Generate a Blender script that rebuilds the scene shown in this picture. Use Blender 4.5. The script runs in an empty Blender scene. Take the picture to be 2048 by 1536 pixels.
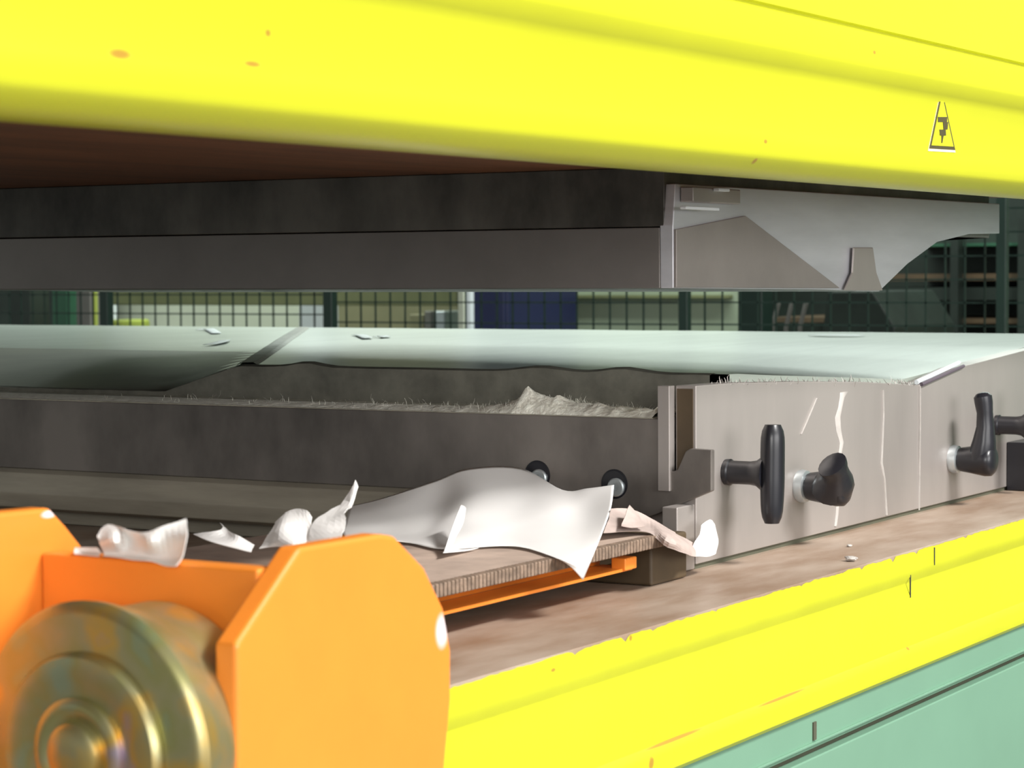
import bpy, bmesh, math, random
from mathutils import Vector, Matrix, noise
random.seed(7)
S = bpy.context.scene
C = S.collection

# ------------------------------------------------------------------ camera
CX, CY = 1024.0, 768.0
a = Vector((3780 - CX, -(530 - CY))); b = Vector((-6600 - CX, -(592 - CY)))
FPX = math.sqrt(-(a.x*b.x + a.y*b.y))
u = Vector((a.x, a.y, FPX)).normalized()
v = Vector((b.x, b.y, FPX)).normalized()
w = u.cross(v)
if w.y < 0: w = -w
ROWS = (u, v, w)                       # world axes written in camera axes (right, up, forward)
def wdir(px, py):
    r = Vector((px - CX, -(py - CY), FPX))
    return Vector([q.dot(r) for q in ROWS])
CAM = -wdir(1330, 1130) * (1.84 / FPX)
def onx(px, py, X): r = wdir(px, py); return CAM + r*((X - CAM.x)/r.x)
def ony(px, py, Y): r = wdir(px, py); return CAM + r*((Y - CAM.y)/r.y)
def onz(px, py, Z): r = wdir(px, py); return CAM + r*((Z - CAM.z)/r.z)
cd = bpy.data.cameras.new('camera'); cam = bpy.data.objects.new('camera', cd); C.objects.link(cam)
cd.sensor_width = 36; cd.lens = FPX/2048*36; cd.clip_start = .01; cd.clip_end = 60
cd.dof.use_dof = True; cd.dof.focus_distance = 1.95; cd.dof.aperture_fstop = 20
right = Vector([q.x for q in ROWS]); up = Vector([q.y for q in ROWS]); fwd = Vector([q.z for q in ROWS])
m3 = Matrix((right, up, -fwd)).transposed()
cam.matrix_world = Matrix.Translation(CAM) @ m3.to_4x4()
S.camera = cam
S.view_settings.view_transform = 'Standard'; S.view_settings.look = 'None'
S.view_settings.gamma = 1; S.view_settings.use_curve_mapping = False
S.view_settings.exposure = 0.0

# ------------------------------------------------------------------ light
W = bpy.data.worlds.new('hall'); S.world = W; W.use_nodes = True
W.node_tree.nodes['Background'].inputs[0].default_value = (.86, .93, .90, 1)
W.node_tree.nodes['Background'].inputs[1].default_value = .38
def area(name, loc, target, sx, sy, e, col=(1, 1, 1)):
    l = bpy.data.lights.new(name, 'AREA'); l.shape = 'RECTANGLE'; l.size = sx; l.size_y = sy; l.energy = e; l.color = col
    o = bpy.data.objects.new(name, l); C.objects.link(o); o.location = loc
    o.rotation_euler = (Vector(target) - Vector(loc)).to_track_quat('-Z', 'Y').to_euler(); return o
area('hall_or_fill_light', (.15, -1.9, 1.95), (0, -.1, .1), 1.0, .35, 125, (1, .98, .95))
area('hall_or_fill_light', (-.9, -4.6, .9), (0, 0, .2), 3.6, 1.6, 150, (1, .98, .97))  # unseen low fill, added to brighten the die nose and front faces
area('hall_or_fill_light', (-3.4, -1.9, .8), (0, .2, .1), 1.2, .9, 52, (1, .98, .95))  # unseen side fill, added to lift the die ends, bed and paper
area('hall_or_fill_light', (3.7, 2.6, 1.9), (4.5, 2.6, .1), 5.0, .4, 130, (.90, 1, .93))
area('hall_or_fill_light', (2.75, 1.0, 1.15), (.6, .7, .15), 2.8, .9, 36, (.88, 1, .94))  # unseen low light added to brighten the pad under the beam

# ------------------------------------------------------------------ materials
def mat(name, col, rough=.5, metal=0., vary=.12, scale=8., bump=0., col2=None, spots=None, spotcol=(.35, .12, .03), stretch=(1, 1, 1), trans=0.):
    m = bpy.data.materials.new(name); m.use_nodes = True; nt = m.node_tree; N = nt.nodes; L = nt.links
    B = N['Principled BSDF']; B.inputs['Roughness'].default_value = rough; B.inputs['Metallic'].default_value = metal
    tc = N.new('ShaderNodeTexCoord'); mp = N.new('ShaderNodeMapping'); mp.inputs['Scale'].default_value = stretch
    geo = N.new('ShaderNodeNewGeometry')
    L.new(geo.outputs['Position'], mp.inputs[0])
    nz = N.new('ShaderNodeTexNoise'); nz.inputs['Scale'].default_value = scale; nz.inputs['Detail'].default_value = 6; nz.inputs['Roughness'].default_value = .6
    L.new(mp.outputs[0], nz.inputs['Vector'])
    rp = N.new('ShaderNodeValToRGB'); L.new(nz.outputs[0], rp.inputs[0])
    c2 = col2 or tuple(min(1, c*(1 + vary)) for c in col)
    c1 = col if col2 else tuple(c*(1 - vary) for c in col)
    rp.color_ramp.elements[0].position = .35; rp.color_ramp.elements[1].position = .65
    rp.color_ramp.elements[0].color = (*c1, 1); rp.color_ramp.elements[1].color = (*c2, 1)
    out = rp.outputs[0]
    for (p, r) in (spots or []):
        sb = N.new('ShaderNodeVectorMath'); sb.operation = 'SUBTRACT'; L.new(geo.outputs['Position'], sb.inputs[0]); sb.inputs[1].default_value = p
        dv = N.new('ShaderNodeVectorMath'); dv.operation = 'DIVIDE'; L.new(sb.outputs[0], dv.inputs[0]); dv.inputs[1].default_value = r
        ln = N.new('ShaderNodeVectorMath'); ln.operation = 'LENGTH'; L.new(dv.outputs[0], ln.inputs[0])
        mr = N.new('ShaderNodeMapRange'); mr.inputs[1].default_value = .6; mr.inputs[2].default_value = 1.15; mr.inputs[3].default_value = .75; mr.inputs[4].default_value = 0
        L.new(ln.outputs['Value'], mr.inputs[0])
        mx = N.new('ShaderNodeMix'); mx.data_type = 'RGBA'; L.new(mr.outputs[0], mx.inputs['Factor']); L.new(out, mx.inputs['A']); mx.inputs['B'].default_value = (*spotcol, 1)
        out = mx.outputs['Result']
    L.new(out, B.inputs['Base Color'])
    if bump:
        bp = N.new('ShaderNodeBump'); bp.inputs['Strength'].default_value = bump; bp.inputs['Distance'].default_value = .004
        L.new(nz.outputs[0], bp.inputs['Height']); L.new(bp.outputs[0], B.inputs['Normal'])
    if trans:
        tl = N.new('ShaderNodeBsdfTranslucent'); L.new(out, tl.inputs[0]); ms = N.new('ShaderNodeMixShader'); ms.inputs[0].default_value = trans
        L.new(B.outputs[0], ms.inputs[1]); L.new(tl.outputs[0], ms.inputs[2]); L.new(ms.outputs[0], N['Material Output'].inputs[0])
    return m
def sp(px, py, Y, rx, rz): return (tuple(ony(px, py, Y)), (rx, .05, rz))
YEL = (.52, .53, .018)
M = {}
M['yellow'] = mat('yellow_paint', YEL, .35, 0, .03, 5, 0,
    spots=[sp(240, 108, -.2, .0075, .0022), sp(536, 66, -.2, .0022, .0018), sp(505, 128, -.2, .0065, .0014), sp(1745, 105, -.21, .003, .0016), sp(1532, 283, -.2, .003, .0016), sp(1522, 322, -.2, .003, .0020)])
M['yellow_low'] = mat('yellow_bed_paint', YEL, .38, 0, .04, 9, .15,
    spots=[sp(1260, 1276, -.1385, .0022, .0022), sp(1105, 1340, -.1385, .003, .0012), sp(1812, 1297, -.1385, .003, .0015), sp(1345, 1478, -.1385, .05, .0012), sp(1560, 1395, -.1385, .05, .0010), sp(1290, 1525, -.1385, .004, .005)])
M['brown_under'] = mat('rust_primer_steel', (.16, .062, .024), .65, 0, .25, 4, 0, stretch=(1, 6, 1))
M['bed'] = mat('worn_bed_steel', (.27, .175, .115), .45, .1, .3, 6, .12, col2=(.43, .34, .27), stretch=(1, 3, 1))
M['die_dark'] = mat('dark_die_steel', (.105, .098, .085), .38, .35, .55, 9, .05, stretch=(1, 1, .6))
M['die_gray'] = mat('upper_die_steel', (.23, .212, .20), .42, .5, .12, 5, 0)
M['steel'] = mat('brushed_steel', (.40, .365, .345), .45, .55, .10, 6, 0, stretch=(1, 1, .3))
M['steel_nose'] = mat('ground_nose_steel', (.62, .62, .66), .4, .5, .12, 10, 0, stretch=(.3, 1, 2))
M['pad'] = mat('pale_pad_skin', (.39, .44, .39), .30, .1, .10, 9, .12, stretch=(.5, 3, 1))
M['pad_dark'] = mat('dark_pad_edge', (.17, .165, .135), .5, .1, .25, 30, .2)  # darker, mottled tone for the pad rim and seam
M['shoulder'] = mat('shaded_pad_shoulder', (.13, .125, .095), .4, .1, .2, 12, .1)  # pad skin darkened, shading of the round-over put into the colour
M['ledge'] = mat('dusty_ledge', (.40, .38, .30), .8, 0, .25, 60, .3)
M['base_l'] = mat('lower_base_steel', (.32, .29, .23), .5, .2, .2, 5, 0, stretch=(1, 1, 8))
M['dust'] = mat('pale_fibre_dust', (.90, .86, .74), .95, 0, .2, 150, .6)
M['steel_brown'] = mat('shade_toned_steel', (.30, .27, .255), .45, .4, .1, 8, 0)
M['purple'] = mat('purplish_rim_paint', (.10, .08, .10), .5, 0, .1, 8, 0)
M['end_steel'] = mat('worn_end_plate_steel', (.17, .152, .138), .42, .35, .4, 8, .05, stretch=(1, 1, .6))
M['drip'] = mat('dried_resin', (.42, .395, .37), .7, 0, .08, 60, .2)
M['black'] = mat('black_plastic', (.012, .012, .016), .32, 0, .2, 20, 0)
M['zinc'] = mat('washer_zinc', (.55, .60, .62), .35, .7, .1, 20, 0)
M['orange'] = mat('orange_paint', (.80, .24, .030), .33, 0, .04, 10, .05, spots=[sp(884, 1262, -.215, .006, .009), sp(60, 1026, -.058, .006, .002)], spotcol=(.72, .76, .85))
M['orange_d'] = mat('orange_paint_shaded', (.50, .13, .01), .4, 0, .15, 30, .05)  # orange paint with the shade under the liner overhang put into its colour
M['wood'] = mat('scuffed_liner_top', (.42, .32, .26), .6, 0, .18, 25, .1)
M['tread'] = mat('ribbed_liner_edge', (.20, .14, .10), .75, 0, .30, 120, .4)
M['paper'] = mat('white_paper', (.88, .86, .84), .7, 0, .02, 10, 0, trans=.18)
M['kraft'] = mat('soiled_paper', (.52, .42, .38), .8, 0, .15, 30, .1, trans=.15)
M['greenp'] = mat('pale_green_paint', (.16, .30, .21), .42, 0, .04, 5, 0)
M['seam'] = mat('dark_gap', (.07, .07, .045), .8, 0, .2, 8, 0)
M['stick_b'] = mat('sticker_black', (.06, .05, .02), .5, 0, .1, 50, 0)
M['stick_w'] = mat('sticker_backing', (.9, .78, .5), .5, 0, .05, 50, 0)
M['fence'] = mat('dark_green_coating', (.010, .026, .019), .45, 0, .1, 8, 0)
M['cream'] = mat('cream_wall', (.55, .58, .47), .8, 0, .05, 3, 0)
M['palegreen'] = mat('pale_green_wall', (.26, .31, .22), .8, 0, .08, 3, 0)
M['olive'] = mat('olive_panel', (.15, .165, .075), .7, 0, .12, 6, 0)
M['olive2'] = mat('olive_tan_panel', (.22, .21, .12), .7, 0, .1, 6, 0)
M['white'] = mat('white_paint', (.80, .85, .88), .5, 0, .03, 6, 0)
M['blue'] = mat('navy_paint', (.012, .016, .06), .45, 0, .12, 6, 0)
M['dkmach'] = mat('dark_machine_paint', (.013, .021, .016), .5, 0, .35, 5, 0)
M['rust'] = mat('brown_rack_paint', (.075, .05, .025), .6, 0, .3, 7, 0)
M['grey'] = mat('grey_pipe_paint', (.16, .155, .14), .5, 0, .1, 8, 0)
M['green'] = mat('mid_green_paint', (.03, .11, .06), .5, 0, .1, 8, 0)
M['ygreen'] = mat('yellow_green_paint', (.35, .42, .07), .5, 0, .1, 8, 0)
M['floor'] = mat('concrete', (.22, .22, .20), .7, 0, .1, 3, 0)
# yellow-passivated zinc: iridescent drift between olive, gold, violet and teal
m = bpy.data.materials.new('yellow_zinc_plating'); m.use_nodes = True; nt = m.node_tree; N = nt.nodes; L = nt.links; B = N['Principled BSDF']
B.inputs['Metallic'].default_value = .8; B.inputs['Roughness'].default_value = .36
geo = N.new('ShaderNodeNewGeometry'); nz = N.new('ShaderNodeTexNoise'); nz.inputs['Scale'].default_value = 26; nz.inputs['Detail'].default_value = 3; L.new(geo.outputs['Position'], nz.inputs['Vector'])
rp = N.new('ShaderNodeValToRGB'); L.new(nz.outputs[0], rp.inputs[0]); L.new(rp.outputs[0], B.inputs['Base Color'])
cr = rp.color_ramp; cr.elements[0].position = .28; cr.elements[0].color = (.30, .42, .30, 1); cr.elements[1].position = .72; cr.elements[1].color = (.45, .36, .42, 1)
for p, c in ((.40, (.38, .36, .15)), (.50, (.42, .38, .20)), (.62, (.62, .40, .10))):
    e = cr.elements.new(p); e.color = (*c, 1)
M['zincy'] = m

# ------------------------------------------------------------------ helpers
def box(bm, x0, x1, y0, y1, z0, z1, bev=0):
    vs = [bm.verts.new((x, y, z)) for x in (x0, x1) for y in (y0, y1) for z in (z0, z1)]
    fs = [(0, 1, 3, 2), (4, 6, 7, 5), (0, 4, 5, 1), (2, 3, 7, 6), (0, 2, 6, 4), (1, 5, 7, 3)]
    F = [bm.faces.new([vs[i] for i in f]) for f in fs]
    if bev:
        es = list({e for f in F for e in f.edges}); bmesh.ops.bevel(bm, geom=es, offset=bev, segments=3, affect='EDGES', profile=.5)
    return bm
def BX(*a, **k): return box(bmesh.new(), *a, **k)
def prism(bm, pts, axis, lo, hi, bev=0, seg=2):
    """pts: 2D polygon; extruded along axis 0/1/2"""
    def P(p, t):
        q = list(p); q.insert(axis, t); return q
    A = [bm.verts.new(P(p, lo)) for p in pts]; Bv = [bm.verts.new(P(p, hi)) for p in pts]; n = len(pts)
    F = [bm.faces.new(A[::-1]), bm.faces.new(Bv)]
    for i in range(n): F.append(bm.faces.new((A[i], A[(i+1) % n], Bv[(i+1) % n], Bv[i])))
    bmesh.ops.recalc_face_normals(bm, faces=F)
    if bev:
        es = list({e for f in F for e in f.edges}); bmesh.ops.bevel(bm, geom=es, offset=bev, segments=seg, affect='EDGES', profile=.5)
    return bm
def PR(*a, **k): return prism(bmesh.new(), *a, **k)
def tube(bm, pts, rads, n=14, caps=True, squash=1.0):
    pts = [Vector(p) for p in pts]; rings = []
    prev = None
    for i, p in enumerate(pts):
        t = (pts[min(i+1, len(pts)-1)] - pts[max(i-1, 0)]).normalized()
        ref = Vector((1, 0, 0)) if abs(t.x) < .8 else Vector((0, 0, 1))
        if prev is not None: ref = prev
        e1 = (ref - t*ref.dot(t)).normalized(); e2 = t.cross(e1); prev = e1
        rings.append([bm.verts.new(p + (e1*math.cos(2*math.pi*k/n)*rads[i] + e2*math.sin(2*math.pi*k/n)*rads[i]*squash)) for k in range(n)])
    for A, Bq in zip(rings, rings[1:]):
        for k in range(n): bm.faces.new((A[k], A[(k+1) % n], Bq[(k+1) % n], Bq[k]))
    if caps: bm.faces.new(rings[0][::-1]); bm.faces.new(rings[-1])
    return bm
def lathe(bm, origin, axis, prof, n=48):
    """prof: list of (distance along axis, radius)"""
    axis = Vector(axis).normalized(); o = Vector(origin)
    return tube(bm, [o + axis*d for d, r in prof], [max(r, 1e-4) for d, r in prof], n)
def lathe2(bm, origin, axis, prof, n=56):
    axis = Vector(axis).normalized(); o = Vector(origin); ref = Vector((0, 0, 1)) if abs(axis.z) < .8 else Vector((1, 0, 0))
    e1 = (ref - axis*ref.dot(axis)).normalized(); e2 = axis.cross(e1); R = []
    for d, r in prof: R.append([bm.verts.new(o + axis*d + (e1*math.cos(2*math.pi*k/n) + e2*math.sin(2*math.pi*k/n))*max(r, 1e-4)) for k in range(n)])
    for A, Bq in zip(R, R[1:]):
        for k in range(n): bm.faces.new((A[k], A[(k+1) % n], Bq[(k+1) % n], Bq[k]))
    bm.faces.new(R[0][::-1]); bm.faces.new(R[-1]); bmesh.ops.recalc_face_normals(bm, faces=bm.faces); return bm
def wpos(o):
    p = Vector((0, 0, 0))
    while o: p += o.location; o = o.parent
    return p
def obj(name, bm, m, parent=None, label=None, smooth=False, base=None):
    if base is None: base = wpos(parent) if parent else None
    if base is None:
        xs = [q.co for q in bm.verts]; base = Vector((sum(q.x for q in xs)/len(xs), sum(q.y for q in xs)/len(xs), min(q.z for q in xs)))
    bmesh.ops.translate(bm, verts=bm.verts, vec=-Vector(base))
    if smooth:
        for f in bm.faces: f.smooth = True
        for e in bm.edges:
            if len(e.link_faces) == 2 and e.calc_face_angle(0) > .7: e.smooth = False
    me = bpy.data.meshes.new(name); bm.to_mesh(me); bm.free(); me.materials.append(M[m])
    o = bpy.data.objects.new(name, me); C.objects.link(o)
    if parent: o.parent = parent
    else: o.location = base
    if label: o['label'] = label
    return o
def tag(o, label, cat, group=None, kind=None):
    o['label'] = label; o['category'] = cat
    if group: o['group'] = group
    if kind: o['kind'] = kind
    return o
def thing(name, label, cat, loc, group=None):
    o = bpy.data.objects.new(name, None); C.objects.link(o); o.location = loc; o.empty_display_size = .02
    return tag(o, label, cat, group)
def struct(name, bm, m, label=None):
    o = obj(name, bm, m); o['kind'] = 'structure'
    return o
def grid_patch(rows, sub=4):
    """smooth sheet through a grid of 3-D control points (Catmull-Rom)"""
    def cr(P, t):
        n = len(P) - 1; i = min(int(t*n), n-1); s = t*n - i
        p0 = P[max(i-1, 0)]; p1 = P[i]; p2 = P[i+1]; p3 = P[min(i+2, n)]
        return .5*((2*p1) + (p2 - p0)*s + (2*p0 - 5*p1 + 4*p2 - p3)*s*s + (3*p1 - p0 - 3*p2 + p3)*s**3)
    rows = [[Vector(p) for p in r] for r in rows]; nu = (len(rows[0])-1)*sub; nv = (len(rows)-1)*sub
    bm = bmesh.new(); G = []
    for j in range(nv+1):
        col = [cr([rows[r][c] for r in range(len(rows))], j/nv) for c in range(len(rows[0]))]
        G.append([bm.verts.new(cr(col, i/nu)) for i in range(nu+1)])
    for j in range(nv):
        for i in range(nu): bm.faces.new((G[j][i], G[j][i+1], G[j+1][i+1], G[j+1][i]))
    return bm
def sheet(name, rows, m, parent=None, sub=5, thick=.0003, label=None, smooth=True):
    bm = grid_patch(rows, sub)
    o = obj(name, bm, m, parent, label=label)
    if smooth:
        for p in o.data.polygons: p.use_smooth = True
    md = o.modifiers.new('thickness', 'SOLIDIFY'); md.thickness = thick; md.offset = 0
    return o

# ------------------------------------------------------------------ room shell
struct('floor', BX(-6, 6.2, -6, 8, -1.08, -1.0), 'floor')
struct('wall_back', BX(5.0, 5.1, -6, 8, -1.0, 3.6), 'palegreen')

# ------------------------------------------------------------------ press: upper beam
t = thing('upper_press_beam', 'long bright yellow horizontal press beam crossing the top of the picture above the upper die', 'press beam', (.0, .35, .298))
y0 = -.2
prof = [(y0, .3255), (y0, .366), (-.2045, .3715), (-.2105, .3800), (-.2115, .3835), (-.2115, .4045), (-.2085, .4055), (-.2085, .4080), (-.2115, .409), (-.2115, .62), (-.16, .62), (-.16, .302), (-.172, .2985), (-.182, .2995), (-.1910, .3035), (-.1970, .3095), (-.1992, .3125)]
obj('front_plate', PR(prof, 0, -2.6, .95), 'yellow', t, smooth=True)
obj('underside', BX(-2.6, .95, -.16, .95, .319, .60), 'brown_under', t, label='dark rust-brown underside of the beam')
# press uprights, right of the frame, carry the beam
t = thing('press_upright', 'pale green upright of the press at the right end of the beams', 'press frame', (1.1, -.08, -1.0))
obj('column', BX(1.0, 1.2, -.16, -.045, -1.0, .60), 'greenp', t)

# warning sticker on the beam
tl = ony(1882, 178, y0); bl = ony(1857, 297, y0); br = ony(1909, 300, y0)
t = thing('warning_sticker', 'small triangular yellow warning sticker with black outline on the right of the upper yellow beam', 'sticker', (bl.x, y0 - .001, bl.z))
def tri(A, Bq, Cq, s):
    g = (A + Bq + Cq)/3; return [(g + (p - g)*s) for p in (A, Bq, Cq)]
def flat_tri(P, y1, y2): return PR([(p.x, p.z) for p in P], 1, y1, y2)
obj('backing', flat_tri([q + Vector((0, 0, -.0012)) for q in tri(tl, bl, br, 1.05)], y0 - .0004, y0), 'stick_w', t, label='pale cream sticker backing')
P1 = tri(tl, bl, br, 1.0)
obj('outline', flat_tri(P1, y0 - .0007, y0 - .0004), 'stick_b', t, label='thin black triangle outline')
obj('face', flat_tri(tri(tl, bl, br, .84), y0 - .0010, y0 - .0007), 'yellow', t)
bm = bmesh.new()
def q4(pts):
    pw = [ony(x, y, y0) for x, y in pts]; prism(bm, [(p.x, p.z) for p in pw], 1, y0 - .0014, y0 - .0010)
q4([(1873, 234), (1891, 234), (1891, 244), (1873, 244)]); q4([(1883, 244.2), (1893, 244.2), (1892, 259), (1884, 259)]); q4([(1876, 259.2), (1888, 259.2), (1889, 271), (1877, 271)]); q4([(1880, 271.2), (1884, 271.2), (1881.5, 286), (1880, 286)])
obj('symbol', bm, 'stick_b', t, label='small black angular warning symbol')

# ------------------------------------------------------------------ upper die
t = thing('upper_die', 'dark steel upper die hanging under the yellow beam with a bright pointed right nose', 'press die', (.6, .5, .2225))
obj('bolster_plate', BX(0, .77, 0.0, .94, .2715, .3189, bev=.0008), 'die_dark', t, label='dark mottled backing plate')
pz = lambda px, py: (ony(px, py, 0).x, ony(px, py, 0).z)
obj('die_plate', PR([(0, .2708), (0, .2222), (.30, .2185), pz(1745, 583), pz(1800, 530), pz(1862, 484), pz(1925, 468), pz(1985, 466), (.7805, .2708)], 1, .004, .94, bev=.0006), 'die_gray', t, label='plain grey-brown die plate with V-shaped right end')
obj('nose_plate', PR([(.004, .3055), (.0, .2725), (.0005, .2222), (.30, .2185), pz(1743, 583), pz(1800, 528), pz(1860, 484), pz(1925, 468), pz(1985, 467), pz(1985, 408)], 1, -.008, .0038, bev=.0008), 'steel_nose', t, label='brighter bluish steel cheek with V-shaped lower right edge')
gw = [pz(1683, 495), pz(1722, 495), pz(1729, 545), pz(1742, 581), pz(1664, 581), pz(1680, 545)]
obj('nose_shade_plate', PR([(.001, .2690), pz(1469, 432), pz(1659, 576), (.001, .2228)], 1, -.0105, -.0081, bev=.0005), 'steel_brown', t, label='brownish grey shading painted over the lower left of the nose')  # thin plate coloured darker to imitate shading and reflection on the nose
obj('guide_wedge', PR(gw, 1, -.0125, -.0106, bev=.001), 'steel', t, label='brownish wedge-shaped guide block')
# clamp strip with two white bars painted in as highlights of clamp bolts
obj('clamp_strip', BX(.012, .10, -.020, -.0085, .291, .303, bev=.001), 'steel', t)
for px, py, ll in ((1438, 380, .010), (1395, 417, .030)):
    p = ony(px, py, -.021); obj('highlight_bar', BX(p.x - ll, p.x + ll, -.026, -.0205, p.z - .0012, p.z + .0012, bev=.0005), 'white', t, label='small white bar painted as a metal highlight')

# ------------------------------------------------------------------ lower bed
t = thing('press_bed', 'worn brown steel press bed with a wide bright yellow painted front edge', 'press bed', (.6, .5, -.3))
obj('bed_table', PR([(-.1386, 0), (1.3, 0), (1.3, -.07), (-.1330, -.07), (-.1330, -.021), (-.1386, -.0165)], 0, -.665, .995, bev=.0004), 'bed', t, label='scuffed brown bed surface')
# yellow painted front face, its top edge chipped
bm = bmesh.new(); n = 520; G = []; YF = -.1390
prf = [(YF, 0), (YF, -.0150), (YF - .0004, -.0215), (YF + .0034, -.0268), (YF + .0036, -.0285), (YF, -.0375), (YF, -.0800), (YF - .0032, -.0835), (YF - .0045, -.0868), (YF - .0035, -.0990), (YF + .0005, -.1030), (YF + .03, -.1035)]
for i in range(n+1):
    x = -.665 + 1.66*i/n
    chip = .0012 + .0010*noise.noise((x*30, 0, 0)) + .0009*noise.noise((x*120, 3, 0)) + .010*max(0, noise.noise((x*75, 9, 0)) - .30)
    G.append([bm.verts.new((x, y, z - (chip if k == 0 else 0))) for k, (y, z) in enumerate(prf)])
for A, Bq in zip(G, G[1:]):
    for k in range(len(prf)-1): bm.faces.new((A[k], A[k+1], Bq[k+1], Bq[k]))
bmesh.ops.recalc_face_normals(bm, faces=bm.faces)
obj('painted_edge', bm, 'yellow_low', t, label='bright yellow painted edge with chipped upper line', smooth=True)
obj('edge_core', BX(-.66, .995, -.1345, -.120, -.1025, -.0705), 'seam', t)
for px, pa, pb in ((1868, 1095, 1130), (1820, 1150, 1195)):
    p = ony(px, pb, YF); q = ony(px, pa, YF)
    obj('panel_joint', BX(p.x - .0005, p.x + .0005, YF - .0008, YF + .0003, p.z, q.z), 'seam', t, label='thin dark joint line')
# green front panels under it
t = thing('bed_front_cover', 'pale green sheet metal cover under the yellow bed edge at lower right', 'machine cover', (.2, -.12, -1.0))
zt = -.1360
obj('upper_panel', BX(-.66, .995, -.1360, -.11, zt + .004, -.1035, bev=.0012), 'greenp', t)
obj('gap_strip', BX(-.66, .995, -.1300, -.11, zt - .0015, zt + .005), 'seam', t, label='dark gap line between the green panels')
obj('rim', BX(-.66, .995, -.1385, -.11, zt + .0075, zt + .0095, bev=.0006), 'greenp', t)
obj('lower_panel', BX(-.66, .995, -.1390, -.11, -1.0, zt - .0015, bev=.0012), 'greenp', t)
p = ony(1630, 1462, -.137); obj('slot', BX(p.x - .0028, p.x + .0028, -.1372, -.130, p.z - .007, p.z + .007), 'seam', t, label='small dark vertical slot')
t = tag(obj('press_pedestal', BX(-.60, .98, -.105, 1.25, -1.0, -.0705), 'greenp'), 'green machine base body hidden below the brown press bed', 'pedestal')

# ------------------------------------------------------------------ lower die
t = thing('lower_die', 'large low steel lower die with pale rounded top resting on the brown bed', 'press die', (.5, .8, .0))
Z1 = .119
# plate facing left: silhouette in (y,z), extruded in x
pf = [(1.9, Z1), (-.0035, Z1)]
def fx(px, py, X=-.02): p = onx(px, py, X); return (p.y, p.z)
XF = -.02
pf = [(1.25, Z1 - .001), fx(1338, 838), fx(1338, 935), fx(1346, 943), fx(1356, 940), fx(1372, 903), fx(1382, 897), fx(1424, 900), fx(1424, 982), fx(1320, 1026), fx(1190, 1072), (.085, .010), (.12, .0535), (1.25, .0535)]
obj('inner_plate', BX(-.0142, .0, .002, 1.25, .056, Z1 - .002), 'end_steel', t)
obj('end_plate', PR(pf, 0, XF - .0012, -.0150, bev=.0008), 'end_steel', t, label='dark brown-black steel end plate with a stepped right end')
for px, py in ((1075, 950), (1229, 968)):
    p = onx(px, py, XF - .0012); bm = bmesh.new(); lathe2(bm, p, (-1, 0, 0), [(-.002, .012), (.0004, .012), (.0006, .0105)], 32)
    s = obj('bolt_recess', bm, 'black', t, label='dark round counterbore')
    bm = bmesh.new(); lathe2(bm, p + Vector((0, -.002, -.0025)), (-1, 0, 0), [(.0004, .0075), (.0022, .0075), (.003, .0065), (.0028, .003), (.0012, .0028)], 24)
    obj('bolt_head', bm, 'zinc', s, smooth=True, label='pale grey socket bolt head')
# core block below/behind, ledge
obj('core_block', BX(.0005, 1.3, .002, 1.25, .0, Z1 - .001), 'steel', t)
obj('ledge', BX(XF - .0005, .12, .0, 1.9, Z1 - .001, Z1 + .0004), 'ledge', t, label='dusty ledge along the end plate')
# base skirt: sloping foot under the end plate at left
obj('base_skirt', PR([(-.020, .0535), (-.028, .050), (-.035, .032), (-.033, .018), (-.024, .0145), (-.004, .0140), (-.003, .0005), (0.0004, .0005), (.0004, .0535)], 1, .13, 1.25, bev=.001), 'base_l', t, label='olive grey sloping foot of the die')
# pad (top skin)
bm = bmesh.new(); XE = .0855; nx, ny = 60, 60; G = []
def padz(x, y):
    d = math.exp(-max(0, y + .03)/.22)
    prof_ = 0
    if x < .47: prof_ = -.022*max(0, min(1, (x - .10)/.37))
    elif x < .85: prof_ = -.022*(1 - (x - .47)/.38)
    z = .1500 + prof_*d + .0004*noise.noise((x*9, y*9, 0))
    return z
for j in range(ny+1):
    row = []
    y = -.0165 + (2.2 + .0165)*(j/ny)**1.5
    for i in range(nx+1):
        x = XE + (1.35 - XE)*(i/nx)**1.3
        z = padz(x, y)
        if i == nx: z = padz(x, y)
        row.append(bm.verts.new((x, y, z)))
    G.append(row)
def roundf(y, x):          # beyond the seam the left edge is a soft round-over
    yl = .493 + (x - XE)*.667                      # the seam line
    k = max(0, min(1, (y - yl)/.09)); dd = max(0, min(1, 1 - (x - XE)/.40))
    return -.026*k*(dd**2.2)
for r in G:
    for q in r: q.co.z += roundf(q.co.y, q.co.x)
shoulder = bmesh.new()
for A, Bq in zip(G, G[1:]):
    for k in range(nx):
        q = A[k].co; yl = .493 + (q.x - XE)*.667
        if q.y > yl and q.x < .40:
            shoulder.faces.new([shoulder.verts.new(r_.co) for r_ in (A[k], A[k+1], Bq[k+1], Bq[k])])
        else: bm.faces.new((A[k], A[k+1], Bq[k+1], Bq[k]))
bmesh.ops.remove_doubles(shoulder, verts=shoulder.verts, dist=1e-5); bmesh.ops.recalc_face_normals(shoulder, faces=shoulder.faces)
obj('rounded_shoulder', shoulder, 'shoulder', t, smooth=True, label='rounded shoulder of the top skin at far left, shade painted into its colour')
def skirt(line, zb):
    low = [bm.verts.new((q.co.x, q.co.y, zb)) for q in line]
    for k in range(len(line)-1): bm.faces.new((line[k], line[k+1], low[k+1], low[k]))
skirt(G[0], .10); skirt([r[nx] for r in G], .10); skirt(G[-1], .10)
bmesh.ops.recalc_face_normals(bm, faces=bm.faces)
obj('top_pad', bm, 'pad', t, label='pale grey-green glossy top skin', smooth=True)
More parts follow.
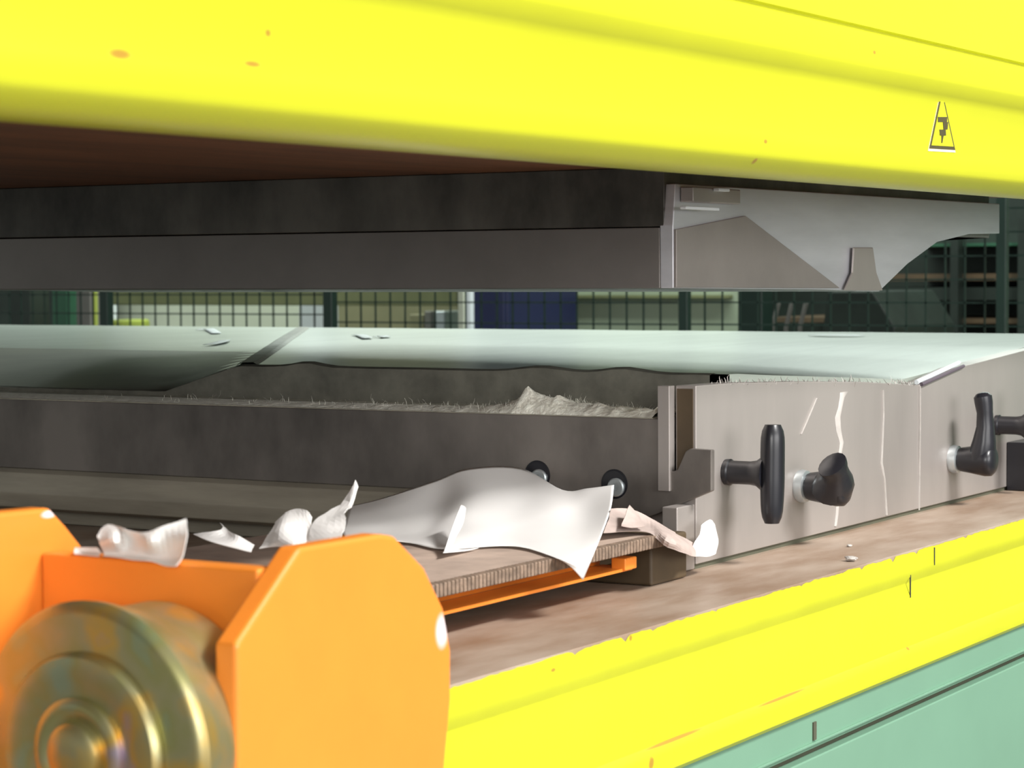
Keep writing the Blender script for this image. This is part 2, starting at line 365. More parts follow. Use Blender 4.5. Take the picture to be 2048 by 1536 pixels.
# dark rim face of the pad
bm = bmesh.new(); L0 = []; 
for j in range(160):
    y = -.0 + 2.1*j/159; z = padz(XE, y) + roundf(y, XE)
    hump = sum(.0042*math.exp(-((y - c)/s)**2) for c, s in ((.415, .020), (.165, .028), (.083, .024)))
    L0.append((bm.verts.new((XE - .003, y, .1190)), bm.verts.new((XE - .0035, y, z - .001 + .0005*noise.noise((y*40, 0, 0)) + hump*.9)), bm.verts.new((XE + .004, y, z + .0006 + hump)), bm.verts.new((XE + .016, y, z - .0006))))
for A, Bq in zip(L0, L0[1:]):
    for k in range(3): bm.faces.new((A[k], A[k+1], Bq[k+1], Bq[k]))
bmesh.ops.recalc_face_normals(bm, faces=bm.faces)
obj('pad_rim', bm, 'pad_dark', t, label='dark rim of the top skin', smooth=True)
# diagonal seam strip across the pad
bm = bmesh.new(); A0 = Vector((XE + .01, .493, 0)); A1 = Vector((1.30, 1.31, 0)); L0 = []
for j in range(40):
    p = A0.lerp(A1, j/39); wd = .013
    L0.append([bm.verts.new((p.x, p.y + o_, padz(p.x, p.y + o_) + roundf(p.y + o_, p.x) + hz)) for o_, hz in ((-wd, .0002), (-wd*.6, .0022), (wd*.6, .0022), (wd, .0002))])
for A, Bq in zip(L0, L0[1:]):
    for k in range(3): bm.faces.new((A[k], A[k+1], Bq[k+1], Bq[k]))
bmesh.ops.recalc_face_normals(bm, faces=bm.faces)
obj('seam_strip', bm, 'pad_dark', t, label='dark diagonal seam across the top skin')

# side plates facing right, with the knobs
YS = -.035
def fy(px, py): p = ony(px, py, YS); return (p.x, p.z)
pl = [(-.014, .0042), (.47, .0042), (.47, fy(1838, 770)[1]), (.33, .1335), (.19, .1400), fy(1462, 766), (-.014, .1455)]
t2 = thing('side_plate', 'light grey steel side plate nearest the T-handle with white drips, left of the vertical joint', 'steel plate', (.2, -.02, .001))
obj('plate', PR(pl, 1, YS, -.017, bev=.0007), 'steel', t2)
obj('backing_fin', BX(-.024, -.0145, -.0165, -.006, .062, .1455, bev=.0006), 'steel', t2, label='thin bluish steel fin behind the plate edge')
obj('slot_wall', BX(-.0148, -.0135, -.0325, -.0185, .070, .143), 'rust', t2, label='brownish inner side of the slot')
obj('foot_block', BX(-.045, -.0145, -.034, -.0205, .0005, .052, bev=.001), 'steel', t2, label='pale steel foot at the lower left corner')
t3 = thing('side_plate', 'light grey steel side plate right of the vertical joint, top edge sloping upward', 'steel plate', (.7, -.02, .001))
pl = [(.4712, .0042), (.98, .0042), (.98, .151), fy(2048, 701), fy(1910, 737), (.4712, fy(1841, 769)[1])]
obj('plate', PR(pl, 1, YS, -.017, bev=.0007), 'steel', t3)
r0 = Vector((.4712, YS, fy(1841, 769)[1])); r1 = ony(1925, 730, YS)
obj('dark_rim', tube(bmesh.new(), [r0 + Vector((.002, -.001, .000)), r1 + Vector((0, -.001, -.001))], [.0022, .0018], 8), 'purple', t3, label='dark purplish rolled rim on the sloping top edge')
obj('bright_rim', tube(bmesh.new(), [r0 + Vector((.0, .003, .0022)), r1 + Vector((0, .004, .0022))], [.0024, .0022], 8), 'white', t3, label='bright lip behind the dark rim')
# dark strip painted in for the shadow line under the plates
tag(obj('shadow_strip', BX(-.012, .97, -.0325, -.018, .0, .0041), 'seam'), 'thin dark strip painted as the shadow under the grey side plates along the bed', 'strip')

# white resin drips on the plates
def drip(px, pts, lab):
    bm = bmesh.new(); L0 = []
    for x, y, hw in pts:
        p = ony(x, y, YS); q = hw/1250.0
        L0.append([bm.verts.new((p.x - q, YS - .0001, p.z)), bm.verts.new((p.x - q*.4, YS - .0014, p.z)), bm.verts.new((p.x + q*.4, YS - .0014, p.z)), bm.verts.new((p.x + q, YS - .0001, p.z))])
    for A, Bq in zip(L0, L0[1:]):
        for k in range(3): bm.faces.new((A[k], A[k+1], Bq[k+1], Bq[k]))
    bm.faces.new(L0[0]); bm.faces.new(L0[-1][::-1]); bmesh.ops.recalc_face_normals(bm, faces=bm.faces)
    tag(obj('resin_drip', bm, 'drip', smooth=True), lab, 'resin drip', 'dried white drips on the side plates')
drip(0, [(1688, 784, 12), (1684, 795, 7), (1680, 815, 6), (1675, 835, 8), (1677, 860, 7), (1683, 885, 5), (1679, 910, 3.5), (1676, 950, 3.2), (1675, 1000, 3), (1673, 1030, 3), (1670, 1052, 2.5)], 'widest white drip running down behind the small lever knob')
drip(0, [(1765, 780, .8), (1766, 830, .8), (1763, 905, 1.2), (1762, 925, 2.2), (1768, 960, .9), (1772, 1030, 1.6)], 'narrow white drip halfway between the two lever knobs')
drip(0, [(1839, 772, .8), (1839, 850, .5), (1838, 940, .5), (1837, 1020, .6)], 'thin straight whitish line at the joint of the two side plates')
drip(0, [(1632, 796, .3), (1622, 820, .7), (1607, 855, .5), (1601, 868, .2)], 'short slanting scratch-like white drip above the small lever knob')

# ------------------------------------------------------------------ knobs
def T_handle(px, py, lab):
    bse = ony(px, py, YS); t = thing('t_handle_screw', lab, 'clamp knob', (bse.x, YS, bse.z), 'black T-handle clamp screws'); X, Z = bse.x, bse.z
    bm = bmesh.new(); lathe2(bm, (X, YS, Z), (0, -1, 0), [(0, .0105), (.004, .0108), (.005, .0095), (.022, .0095), (.028, .0105), (.033, .014), (.036, .0145)], 28)
    obj('stem', bm, 'black', t, smooth=True)
    bm = bmesh.new(); pts = []
    for k in range(17):
        s = -1 + 2*k/16; pts.append((s, 1 - abs(s)**8*.35))
    y1 = YS - .041
    tube(bm, [(X + .001*s, y1, Z + s*.0395) for s, r in pts], [.0112*r*(1.0 if s > -.2 else 1.0 - .12*(abs(s) - .2)) for s, r in pts], 18, squash=.85)
    o = obj('t_grip', bm, 'black', t, smooth=True)
    return t
T_handle(1452, 944, 'black T-handle clamp screw with upright bar, leftmost knob on the grey plate')
T_handle(1992, 850, 'black T-handle clamp screw cut off by the right picture edge')
def lever(px, py, ang, alen, lab, lean=0., sc=1.):
    bse = ony(px, py, YS); X, Z = bse.x, bse.z; t = thing('clamping_lever', lab, 'clamp lever', (X, YS, Z), 'black clamping levers')
    bm = bmesh.new(); lathe2(bm, (X, YS, Z), (0, -1, 0), [(0, .0135), (.003, .0145), (.0075, .0135), (.0085, .011)], 28)
    obj('collar', bm, 'zinc', t, smooth=True, label='pale metal collar')
    bm = bmesh.new(); lathe2(bm, (X, YS - .0075, Z), (0, -1, 0), [(0, .0105), (.003, .0120), (.016, .0140), (.028, .0160), (.034, .0155), (.037, .0125), (.0385, .008)], 28)
    h = obj('hub', bm, 'black', t, smooth=True)
    d = Vector((math.cos(ang), lean, math.sin(ang)))
    bm = bmesh.new(); p0 = Vector((X, YS - .031, Z)); bend = Vector((0, -.012, 0))
    K = [(0, .0155), (.15, .0150), (.3, .0130), (.5, .0102), (.7, .0092), (.85, .0104), (.94, .0104), (.985, .0070), (1.0, .003)]
    K = [(q_, r_*sc) for q_, r_ in K]
    tube(bm, [p0 + d*alen*s + Vector((0, -.004, 0))*math.sin(s*3) for s, r in K], [r for s, r in K], 16, squash=.85)
    obj('lever_arm', bm, 'black', t, smooth=True)
lever(1598, 972, math.radians(135), .033, 'small black clamping lever pointing towards the viewer beside the widest white drip', lean=-.25, sc=1.3)
lever(1903, 918, math.radians(93), .068, 'black clamping lever standing upright near the right picture edge', lean=-.02)
for (px0, py0, px1, py1) in ((2040, 885, 2080, 968),):
    p = ony(px0, py0, -.05); q = ony(px1, py1, -.05)
    tag(obj('dark_stop_block', BX(p.x, q.x + .05, -.06, -.0355, .0005, p.z, bev=.001), 'black'), 'black stop block on the bed at the right picture edge', 'stop block')

# ------------------------------------------------------------------ dust and fibres
bm = bmesh.new(); n = 260; Rr = []
for j in range(n+1):
    y = 1.2*(j/n)**1.6 + .001
    h = .0014 + .0034*max(0, 1 - y/.45) + .0085*math.exp(-((y - .122)/.022)**2) + .0045*math.exp(-((y - .09)/.05)**2)
    h *= (1 + .5*noise.noise((y*90, 0, 0)))
    Rr.append([bm.verts.new((XF - .0005 + dx, y, Z1 + .0004 + max(0.0002, h*f_*(1 + .5*noise.noise((y*140, dx*200, 5)))))) for dx, f_ in ((0, .0), (.006, .5), (.018, 1.0), (.034, .9), (.052, .45), (.075, .05))])
for A, Bq in zip(Rr, Rr[1:]):
    for k in range(5): bm.faces.new((A[k], A[k+1], Bq[k+1], Bq[k]))
bmesh.ops.recalc_face_normals(bm, faces=bm.faces)
tag(obj('fibre_dust', bm, 'dust', smooth=True), 'pale beige fibre dust heaped along the ledge of the lower die', 'dust', kind='stuff')
def fibres(name, n, gen, m, lab, w_=.00035):
    bm = bmesh.new()
    for _ in range(n):
        p, d, ln = gen(); s = d.cross(Vector((0, 0, 1))); s = (s.normalized() if s.length > .01 else Vector((1, 0, 0)))*w_
        c = p + d*ln*.5 + Vector((random.uniform(-1, 1), random.uniform(-1, 1), random.uniform(-.3, 1)))*ln*.18; e = p + d*ln
        vv = [bm.verts.new(q) for q in (p - s, p + s, c + s, c - s, e + s*.5, e - s*.5)]
        bm.faces.new((vv[0], vv[1], vv[2], vv[3])); bm.faces.new((vv[3], vv[2], vv[4], vv[5]))
    return tag(obj(name, bm, m), lab, 'fibres', kind='stuff')
def g1():
    y = random.choice((random.gauss(.115, .03), random.uniform(.0, .16), abs(random.gauss(0, .25)))); y = max(.002, y)
    p = Vector((XF + random.uniform(.005, .06), y, Z1 + .001 + .006*math.exp(-((y - .11)/.03)**2)))
    d = Vector((random.uniform(-.4, .4), random.uniform(-1, 1), random.uniform(.0, .5))).normalized(); return p, d, random.uniform(.003, .010)
fibres('loose_fibres', 2200, g1, 'dust', 'fine pale fibres standing up from the dust on the ledge', w_=.00012)
def g2():
    x = random.uniform(.03, .46); z = .1455 - .020*(x - .03)/.44
    p = Vector((x, YS + random.uniform(-.0005, .012), z - .001 + random.uniform(-.002, .002)))
    d = Vector((random.uniform(-1, 1), random.uniform(-.3, .5), random.uniform(-.1, .8))).normalized(); return p, d, random.uniform(.002, .008)
fibres('loose_fibres', 420, g2, 'drip', 'white fibres and crumbs along the top edge of the grey side plate')
def crumb(p, r, lab, m='drip', cat='debris', grp='white crumbs on the bed'):
    bm = bmesh.new(); bmesh.ops.create_icosphere(bm, subdivisions=2, radius=r)
    for q in bm.verts: q.co = q.co*(1 + .6*noise.noise(q.co*300 + Vector((r*9e3, 0, 0)))); q.co.z *= .45
    mn = min(q.co.z for q in bm.verts); bmesh.ops.translate(bm, verts=bm.verts, vec=Vector(p) - Vector((0, 0, mn)))
    tag(obj('debris_crumb', bm, m), lab, cat, grp)
for px, py, r, lab in ((1693, 1122, .0050, 'larger white crumb on the brown bed below the widest drip'), (1690, 1093, .0026, 'small white crumb just behind the larger crumb on the bed'), (1857, 1008, .0042, 'white crumb at the foot of the plate left of the upright lever'), (1995, 975, .0050, 'pale crumb on the bed below the upright lever'), (2036, 968, .0040, 'pale crumb by the black stop block')):
    crumb(onz(px, py, .0) + Vector((0, -.004, 0)), r, lab)
# glints on the pad, painted in as small white slivers
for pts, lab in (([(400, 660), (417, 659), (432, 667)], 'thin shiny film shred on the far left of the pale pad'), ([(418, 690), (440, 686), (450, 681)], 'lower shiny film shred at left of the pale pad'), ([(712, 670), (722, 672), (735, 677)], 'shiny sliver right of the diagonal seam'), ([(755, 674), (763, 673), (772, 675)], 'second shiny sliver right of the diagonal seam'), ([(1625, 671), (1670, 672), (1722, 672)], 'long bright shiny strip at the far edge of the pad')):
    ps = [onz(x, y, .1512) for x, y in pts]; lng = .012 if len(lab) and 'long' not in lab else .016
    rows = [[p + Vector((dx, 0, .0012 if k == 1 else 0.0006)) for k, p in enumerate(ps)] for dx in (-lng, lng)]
    o = sheet('glint_sliver', rows, 'white', sub=3); tag(o, lab, 'glint')

# ------------------------------------------------------------------ orange bracket with roller
YR = -.215
t = thing('orange_bracket', 'bright orange steel bracket with two clipped-corner cheek plates in the near left corner', 'bracket', (-.78, -.135, -.10))
def pxz(px, py, Y): p = ony(px, py, Y); return (p.x, p.z)
ck = [pxz(600, 1095, YR), pxz(762, 1068, YR), pxz(790, 1072, YR), pxz(850, 1135, YR), pxz(888, 1215, YR), pxz(903, 1300, YR), pxz(903, 1400, YR), (pxz(888, 1520, YR)[0], -.022), (-.655, -.060), (pxz(470, 1290, YR)[0], -.10), pxz(472, 1290, YR)]
TH = .0125
obj('cheek_plate', PR(ck, 1, YR, YR + TH, bev=.0022, seg=3), 'orange', t, label='large orange octagonal cheek plate at right')
YL = -.058; dy = YL - YR
mx_ = ony(130, 1100, YL)
x_shift = 0
ckl = [pxz(-260, 1060, YL), pxz(-170, 1035, YL), pxz(62, 1013, YL), pxz(96, 1050, YL), pxz(134, 1098, YL), (pxz(134, 1098, YL)[0] + .03, -.015), (pxz(134, 1098, YL)[0], -.05), (pxz(-300, 1090, YL)[0], -.10), pxz(-330, 1200, YL)]
obj('cheek_plate', PR(ckl, 1, YL - TH, YL, bev=.0022, seg=3), 'orange', t, label='orange cheek plate cut off by the left picture edge')
XC = -.80
zc = onx(300, 1122, XC).z
obj('cross_plate', BX(XC, XC + .014, YR + TH, YL - TH, -.09, zc, bev=.0018), 'orange', t, label='orange plate joining the two cheeks')
# roller, axis along the rail
Rc = onx(172, 1503, -.862)
rt = thing('stepped_roller', 'yellow zinc plated stepped roller bolted between the orange cheeks', 'roller', (XC, Rc.y, Rc.z - .064))
R0 = .0672
cc = Vector((XC, Rc.y, Rc.z))
bm = bmesh.new(); lathe2(bm, cc, (-1, 0, 0), [(.0002, .050), (.004, R0 - .010), (.008, R0 - .0065), (.030, R0 - .0065), (.034, R0 - .006), (.042, R0 - .004), (.052, R0 - .001), (.058, R0), (.0612, R0 - .0025), (.0620, R0 - .006), (.0620, .02)], 96)
obj('flanged_body', bm, 'zincy', rt, smooth=True)
bm = bmesh.new(); lathe2(bm, cc, (-1, 0, 0), [(.0620, .0435), (.0625, .0450), (.0655, .0450), (.068, .0430), (.0685, .038), (.0675, .032), (.0668, .027), (.0660, .010)], 80)
obj('cover_disc', bm, 'zincy', rt, smooth=True, label='smaller raised disc on the roller face')
bm = bmesh.new(); lathe2(bm, cc, (-1, 0, 0), [(.0660, .0255), (.0685, .0250), (.0700, .0225), (.0700, .0190), (.0685, .0170), (.0680, .0150), (.0720, .0140), (.0735, .0115), (.0740, .004)], 64)
obj('axle_end', bm, 'zincy', rt, smooth=True, label='stepped round axle end with brassy ring')

# ------------------------------------------------------------------ orange rail with liner plate on the bed
t = thing('orange_rail', 'long orange rail carrying a flat liner plate under the large white paper', 'rail', (-.4, .05, .0))
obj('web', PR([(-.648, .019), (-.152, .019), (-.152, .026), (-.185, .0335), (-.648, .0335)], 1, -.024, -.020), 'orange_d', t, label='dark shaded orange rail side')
obj('lower_lip', BX(-.648, -.150, -.0505, -.0245, .0165, .0190, bev=.0006), 'orange', t, label='bright orange lower lip')
obj('tip_block', BX(-.166, -.148, -.053, -.041, .0175, .0265, bev=.001), 'orange', t)
obj('foot', BX(-.62, -.20, .02, .16, .0002, .0165), 'seam', t, label='dark packing under the rail')
obj('liner_plate', BX(-.648, -.122, -.058, .20, .033, .0405, bev=.001), 'wood', t, label='pinkish tan liner plate on the rail')
bm = bmesh.new(); x = -.645
while x < -.127:
    box(bm, x, x + .0036, -.0650, -.0565, .0322, .0412, bev=.0008); x += .0047
obj('ribbed_edge', bm, 'tread', t, label='brown ribbed edge strip of the liner plate')
obj('under_frame', BX(-.640, -.124, -.0190, .19, .0165, .0330), 'rust', t)
tag(obj('spacer_block', BX(-.119, -.060, -.050, .03, .0005, .036, bev=.002), 'rust'), 'dark brown spacer block between the orange rail tip and the steel die', 'spacer block')

# ------------------------------------------------------------------ papers
def P(px, py, Y):
    p = ony(px, py, Y)
    if p.z < .0425 and p.x < -.09:                 # lie on the liner plate instead of inside it
        q = onz(px, py, .0425)
        if q.y > -.064: return q
        return ony(px, py, min(Y, -.078))
    return p
ZL = .041
# large sheet: rows left to right
B = [[P(700, 1012, .155), P(760, 998, .15), P(870, 962, .14), P(935, 938, .13), P(1040, 936, .12), P(1125, 980, .065), P(1175, 977, .040), P(1228, 970, .015)],
     [P(695, 1028, .13), P(760, 1018, .125), P(870, 998, .12), P(950, 975, .10), P(1060, 985, .08), P(1125, 1020, .035), P(1172, 1026, .012), P(1222, 1016, -.015)],
     [P(690, 1048, .11), P(755, 1045, .105), P(860, 1035, .10), P(930, 1018, .08), P(1030, 1035, .055), P(1105, 1062, .0), P(1160, 1074, -.035), P(1204, 1068, -.052)],
     [P(685, 1062, .10), P(750, 1065, .095), P(835, 1068, .085), P(895, 1060, .07), P(1010, 1075, .04), P(1085, 1100, -.005), P(1138, 1118, -.074), P(1186, 1112, -.076)],
     [P(690, 1073, .09), P(750, 1078, .085), P(820, 1086, .075), P(885, 1098, .060), P(1000, 1092, .03), P(1060, 1098, -.005), P(1128, 1124, -.078), P(1166, 1160, -.080)]]
o = sheet('paper_sheet', B, 'paper', sub=6); tag(o, 'largest white paper sheet, draped and curled over the orange rail with one corner hanging down', 'paper')
st = [[P(922, 1010, .045), P(928, 1012, .048), P(932, 1016, .052)], [P(908, 1045, .03), P(918, 1046, .036), P(926, 1048, .04)], [P(892, 1092, .01), P(900, 1094, .02), P(906, 1095, .03)], [P(886, 1106, .0), P(930, 1102, .01), P(958, 1096, .02)]]
o = sheet('paper_strip', st, 'paper', sub=5); tag(o, 'narrow curled white paper strip in front of the large sheet', 'paper')
# crumpled scraps
def scrap(rows, lab, m='paper', sub=3, name='paper_scrap', crease=.0016, thick=.0004):
    bm = grid_patch(rows, sub); s = random.random()*50
    for q in bm.verts:
        nn = noise.noise(q.co*55 + Vector((s, s, 0))); q.co += Vector((nn, noise.noise(q.co*70 + Vector((0, s, s))), .5*nn))*crease
    o = obj(name, bm, m); md = o.modifiers.new('thickness', 'SOLIDIFY'); md.thickness = thick; md.offset = 0
    return tag(o, lab, 'paper', 'torn paper scraps')
Q = lambda px, py, X: onx(px, py, X)
XP = -.794
scrap([[Q(190, 1072, XP), Q(216, 1050, XP + .02), Q(255, 1060, XP), Q(292, 1066, XP - .004), Q(330, 1052, XP), Q(373, 1036, XP + .012)],
       [Q(198, 1088, XP - .006), Q(228, 1076, XP - .008), Q(258, 1080, XP + .002), Q(295, 1084, XP - .008), Q(335, 1078, XP - .004), Q(374, 1070, XP - .006)],
       [Q(205, 1106, XP - .001), Q(235, 1108, XP), Q(262, 1110, XP - .001), Q(300, 1113, XP - .002), Q(338, 1116, XP - .004), Q(366, 1110, XP - .009)],
       [Q(206, 1112, XP - .008), Q(238, 1114, XP - .008), Q(266, 1118, XP - .008), Q(304, 1122, XP - .009), Q(332, 1132, XP - .010), Q(352, 1132, XP - .012)]],
      'crumpled white paper scrap lying on the orange cross plate', sub=4)
scrap([[Q(150, 1094, XP), Q(170, 1093, XP), Q(192, 1094, XP)], [Q(148, 1102, XP - .003), Q(170, 1103, XP), Q(200, 1104, XP)], [Q(148, 1108, XP - .007), Q(170, 1110, XP - .007), Q(200, 1111, XP - .007)]], 'tiny flat white scrap left of the crumpled scrap on the orange plate')
Xs = -.50
scrap([[Q(441, 1044, Xs + .03), Q(452, 1058, Xs + .02), Q(470, 1068, Xs), Q(490, 1078, Xs), Q(510, 1090, Xs)], [Q(440, 1060, Xs), Q(450, 1072, Xs), Q(466, 1082, Xs - .01), Q(484, 1090, Xs - .01), Q(506, 1100, Xs - .01)], [Q(386, 1068, Xs - .01), Q(410, 1080, Xs - .02), Q(440, 1088, Xs - .02), Q(470, 1096, Xs - .02), Q(502, 1103, Xs - .02)]], 'thin twisted white paper scrap between the crumpled scrap and the folded one')
scrap([[Q(552, 1046, Xs + .02), Q(572, 1024, Xs + .04), Q(592, 1018, Xs + .05), Q(612, 1022, Xs + .04), Q(624, 1034, Xs + .03)], [Q(540, 1064, Xs), Q(562, 1050, Xs), Q(590, 1044, Xs + .01), Q(614, 1050, Xs + .01), Q(622, 1062, Xs)], [Q(526, 1088, Xs - .01), Q(555, 1080, Xs - .02), Q(588, 1078, Xs - .02), Q(612, 1080, Xs - .01), Q(620, 1088, Xs - .01)], [Q(520, 1096, Xs - .02), Q(552, 1094, Xs - .02), Q(586, 1094, Xs - .03), Q(610, 1096, Xs - .02), Q(620, 1100, Xs - .02)]], 'folded cream-shaded paper scrap behind the right orange cheek plate')
scrap([[Q(712, 960, Xs + .08), Q(714, 966, Xs + .08), Q(716, 974, Xs + .08)], [Q(690, 1000, Xs + .06), Q(700, 1004, Xs + .05), Q(706, 1008, Xs + .05)], [Q(650, 1028, Xs + .03), Q(668, 1034, Xs + .02), Q(690, 1026, Xs + .02)], [Q(624, 1048, Xs + .01), Q(655, 1054, Xs), Q(690, 1054, Xs)], [Q(618, 1076, Xs - .01), Q(650, 1078, Xs - .02), Q(682, 1072, Xs - .02)], [Q(616, 1096, Xs - .02), Q(645, 1096, Xs - .03), Q(676, 1090, Xs - .02)]], 'white torn scrap with a long pointed tip sticking up left of the large sheet')
# soiled strips at right of the big sheet
scrap([[P(1222, 1018, -.02), P(1262, 1018, -.025), P(1300, 1036, -.035), P(1345, 1062, -.045), P(1392, 1088, -.052)], [P(1216, 1042, -.03), P(1262, 1042, -.035), P(1300, 1052, -.045), P(1342, 1078, -.055), P(1392, 1100, -.060)], [P(1206, 1066, -.045), P(1260, 1062, -.048), P(1298, 1066, -.055), P(1336, 1094, -.066), P(1390, 1114, -.068)]], 'soiled pinkish paper strip sloping down from the large sheet to the bed', m='kraft', sub=5, crease=.001)
scrap([[P(1258, 1010, -.038), P(1264, 1016, -.038), P(1278, 1028, -.04)], [P(1244, 1044, -.045), P(1262, 1044, -.046), P(1284, 1042, -.048)], [P(1242, 1052, -.05), P(1262, 1056, -.052), P(1290, 1052, -.054)]], 'small brownish pointed scrap standing on the soiled strip', m='kraft', crease=.0008)
scrap([[P(1404, 1050, -.050), P(1418, 1040, -.049), P(1430, 1048, -.048)], [P(1398, 1070, -.054), P(1416, 1068, -.054), P(1436, 1072, -.052)], [P(1385, 1090, -.058), P(1414, 1092, -.058), P(1436, 1090, -.056)], [P(1380, 1110, -.062), P(1412, 1114, -.062), P(1432, 1108, -.058)]], 'small bright white scrap against the grey side plate below the T-handle')

# ------------------------------------------------------------------ fence
XFc = 3.0
def yof(px, X, py=620): return onx(px, py, X).y
def fence(pxa, pxb, zs, pitch, lab, wr=.0017):
    ya, yb = yof(pxa, XFc), yof(pxb, XFc)
    t = thing('mesh_fence', lab, 'wire fence', (XFc, (ya + yb)/2, -1.0), 'green wire mesh fence panels behind the press')
    bm = bmesh.new(); y = ya
    while y > yb:
        box(bm, XFc - wr, XFc + wr, y - wr, y + wr, -.95, .9); y -= pitch
    z = zs
    while z > -.95: z -= .0493
    while z < .9:
        box(bm, XFc - wr, XFc + wr, yb, ya, z - wr, z + wr); z += .0493
    obj('wire_mesh', bm, 'fence', t)
    obj('bottom_rail', BX(XFc - .012, XFc + .012, yb, ya, -.99, -.95), 'fence', t); obj('top_rail', BX(XFc - .012, XFc + .012, yb, ya, .9, .94), 'fence', t)
fence(-140, 645, .1354, .0425, 'green wire mesh fence panel at left in front of the cream wall')
fence(664, 1355, .1661, .0435, 'green wire mesh fence panel in the middle in front of the navy cabinet')
fence(1375, 1990, .1670, .0435, 'green wire mesh fence panel at right before the dark machinery')
fence(2012, 2400, .1670, .0435, 'green wire mesh fence panel cut off by the right picture edge')
def post(px0, px1, X, m, lab, cat='post', name='fence_post', z0=-1.0, z1=1.0, dep=None, grp=None):
    ya, yb = yof(px0, X), yof(px1, X); dep = dep or abs(ya - yb)
    return tag(obj(name, BX(X, X + dep, yb, ya, z0, z1, bev=min(.004, dep*.1)), m), lab, cat, grp)
post(645, 663, XFc - .06, 'fence', 'dark green fence post beside the white pillar', grp='fence posts')
post(1356, 1374, XFc - .06, 'fence', 'dark green fence post right of the navy cabinet', grp='fence posts')
post(1991, 2011, XFc - .06, 'fence', 'tall dark green fence post right of the die nose', grp='fence posts')
post(198, 214, XFc - .06, 'fence', 'dark green fence post at left beside the yellow-green pole', grp='fence posts')
post(1475, 1524, 3.35, 'fence', 'wide dark green upright behind the fence under the upper die', name='machine_upright', cat='upright', z1=.9)
# things behind the fence
post(17, 60, 3.9, 'dkmach', 'dark grey-green column at far left behind the fence', name='machine_column', cat='column')
post(104, 134, 3.8, 'green', 'mid green column behind the fence at left', name='machine_column', cat='column')
post(152, 181, 3.7, 'grey', 'grey column behind the fence at left', name='machine_column', cat='column')
bm = bmesh.new(); yy = yof(191, 3.6); tube(bm, [(3.6, yy, -1), (3.6, yy, .9)], [.007, .007], 12)
tag(obj('marker_pole', bm, 'ygreen', smooth=True), 'thin yellow-green pole at left behind the fence', 'pole')
tag(obj('dark_screen', BX(4.3, 4.34, yof(212, 4.3), yof(-120, 4.3), -1, 1.2), 'dkmach'), 'dark screen behind the columns at far left', 'screen')
tag(obj('cream_partition', BX(4.42, 4.46, yof(603, 4.42), yof(212, 4.42), -1, 1.2), 'cream'), 'bright cream partition seen through the fence at left', 'partition')
post(215, 227, 4.2, 'white', 'slim white post at the left end of the cream partition', name='slim_post')
post(597, 644, 4.1, 'white', 'bright white pillar right of the cream partition', name='pillar', cat='pillar')
yy = yof(245, 4.1); tag(obj('yellow_bin', BX(4.05, 4.2, yy - .035, yy + .035, -1.0, onx(245, 640, 4.05).z, bev=.01), 'ygreen'), 'small yellow bin top showing low behind the fence at left', 'bin')
tag(obj('olive_partition', BX(4.42, 4.46, yof(915, 4.42), yof(603, 4.42), -1, 1.2), 'olive2'), 'olive tan partition between the white pillar and the white post', 'partition')
zz = onx(600, 611, 3.95).z
tag(obj('header_beam', BX(3.95, 4.02, yof(914, 3.95), yof(200, 3.95), zz, .40, bev=.004), 'olive'), 'olive green horizontal beam just under the upper die', 'beam')
for px0, px1, m, lab in ((818, 846, 'olive2', 'pale box on the far shelf before the olive partition'), (848, 862, 'grey', 'bluish grey box on the far shelf'), (870, 889, 'zinc', 'light blue-grey carton at the right end of the far shelf')):
    yb, ya = yof(px1, 4.2), yof(px0, 4.2)
    zz2 = onx(850, 622, 4.2).z
    tag(obj('carton', BX(4.2, 4.3, yb, ya, .0, zz2 - (.01 if 'pale' in lab else 0), bev=.004), m), lab, 'carton')
tag(obj('shelf_board', BX(4.15, 4.40, yof(905, 4.2), yof(760, 4.2), -.03, .0), 'olive'), 'far shelf board carrying three cartons', 'shelf')
tag(obj('shelf_support', BX(4.2, 4.36, yof(900, 4.2), yof(770, 4.2), -1.0, -.03), 'olive'), 'olive stand under the far shelf board', 'stand')
post(916, 927, 3.7, 'cream', 'narrow cream post left of the navy cabinet', name='slim_post'); post(929, 941, 3.8, 'white', 'narrow white post touching the navy cabinet', name='slim_post')
t = thing('navy_cabinet', 'dark navy blue cabinet behind the wire mesh in the middle', 'cabinet', (4.0, yof(978, 4.0), -1.0))
obj('body', BX(3.9, 4.3, yof(1015, 3.9), yof(942, 3.9), -1, .9, bev=.004), 'blue', t); obj('door', BX(3.885, 3.9, yof(1013, 3.9), yof(944, 3.9), -.96, .88, bev=.003), 'blue', t)
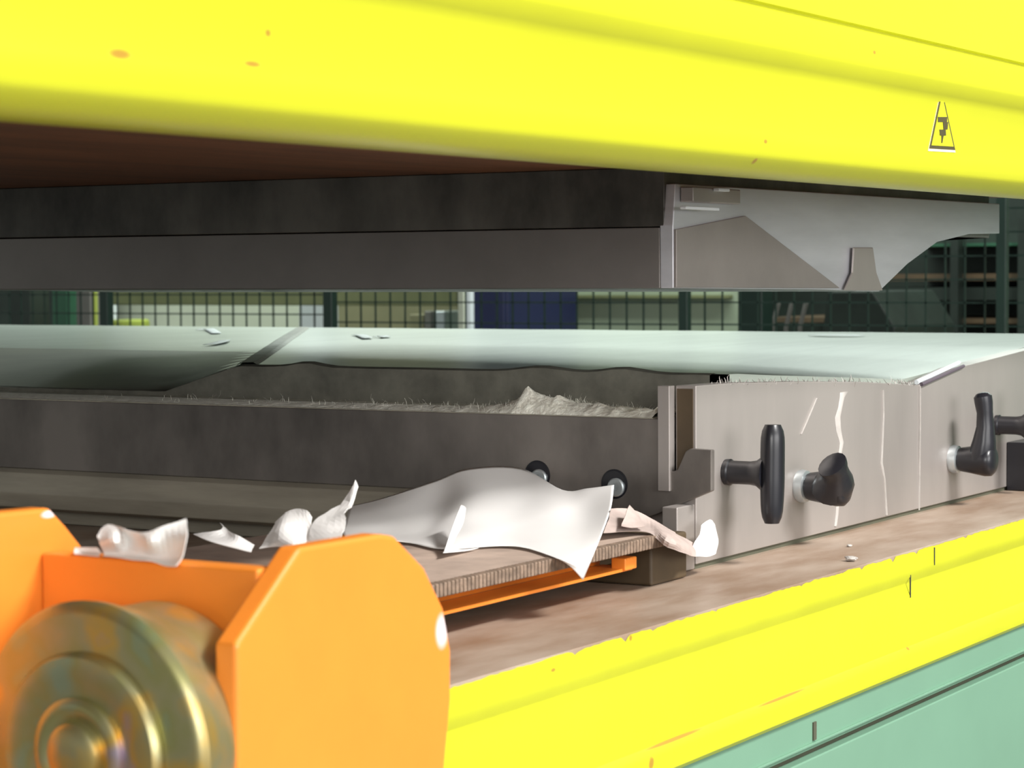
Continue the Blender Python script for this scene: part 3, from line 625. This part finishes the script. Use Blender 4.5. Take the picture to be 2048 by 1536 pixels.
tag(obj('pale_screen', BX(4.4, 4.44, yof(1480, 4.4), yof(1016, 4.4), -1, 1.2), 'palegreen'), 'pale green screen wall behind the middle of the mesh fence', 'screen')
yy0, yy1 = yof(1460, 4.38), yof(1016, 4.38)
tag(obj('wall_rail', BX(4.37, 4.40, yy0, yy1, onx(1200, 596, 4.38).z, onx(1200, 590, 4.38).z), 'olive'), 'thin olive rail across the pale green screen', 'rail')
# dark machinery at right
t = thing('storage_rack', 'dark green rack with brown shelves behind the fence at right', 'rack', (4.4, yof(1800, 4.4), -1.0))
obj('back_panel', BX(4.6, 4.64, yof(2500, 4.6), yof(1480, 4.6), -1, 1.4), 'dkmach', t)
for py0, py1, m in ((548, 562, 'rust'), (575, 600, 'dkmach'), (636, 646, 'rust'), (488, 494, 'green'), (690, 700, 'rust')):
    z1, z0 = onx(1800, py0, 4.2).z, onx(1800, py1, 4.2).z
    obj('shelf', BX(4.2, 4.6, yof(2500, 4.2), yof(1750 if py0 < 600 else 1530, 4.2), z0, z1), m, t)
for px in (1900, 2035, 1650):
    obj('upright', BX(4.16, 4.20, yof(px + 16, 4.16), yof(px, 4.16), -1, 1.4 if px > 1700 else .1), 'dkmach', t)
for px, hl in ((1545, 'leftmost of three thin grey slanting hoses behind the fence'), (1572, 'middle one of three thin grey slanting hoses behind the fence'), (1600, 'rightmost of three thin grey slanting hoses behind the fence')):
    bm = bmesh.new(); p = onx(px, 655, 3.7); q = onx(px + 12, 606, 3.7); tube(bm, [(3.7, p.y, p.z - .6), (3.7, p.y, p.z), (3.7, q.y, q.z)], [.006, .006, .006], 8)
    tag(obj('hose', bm, 'grey', smooth=True), hl, 'hose', 'grey hoses behind the fence')
pm = [(1655, 583), (1745, 583), (1790, 655), (1645, 655)]
pw = [onx(x, y, 3.4) for x, y in pm]
tag(obj('machine_hood', PR([(p.y, p.z) for p in pw[:2]] + [(pw[2].y, pw[2].z), (pw[2].y, -1.0), (pw[3].y, -1.0), (pw[3].y, pw[3].z)], 0, 3.4, 3.8, bev=.004), 'dkmach'), 'dark hood-shaped machine top behind the fence below the die nose', 'machine')
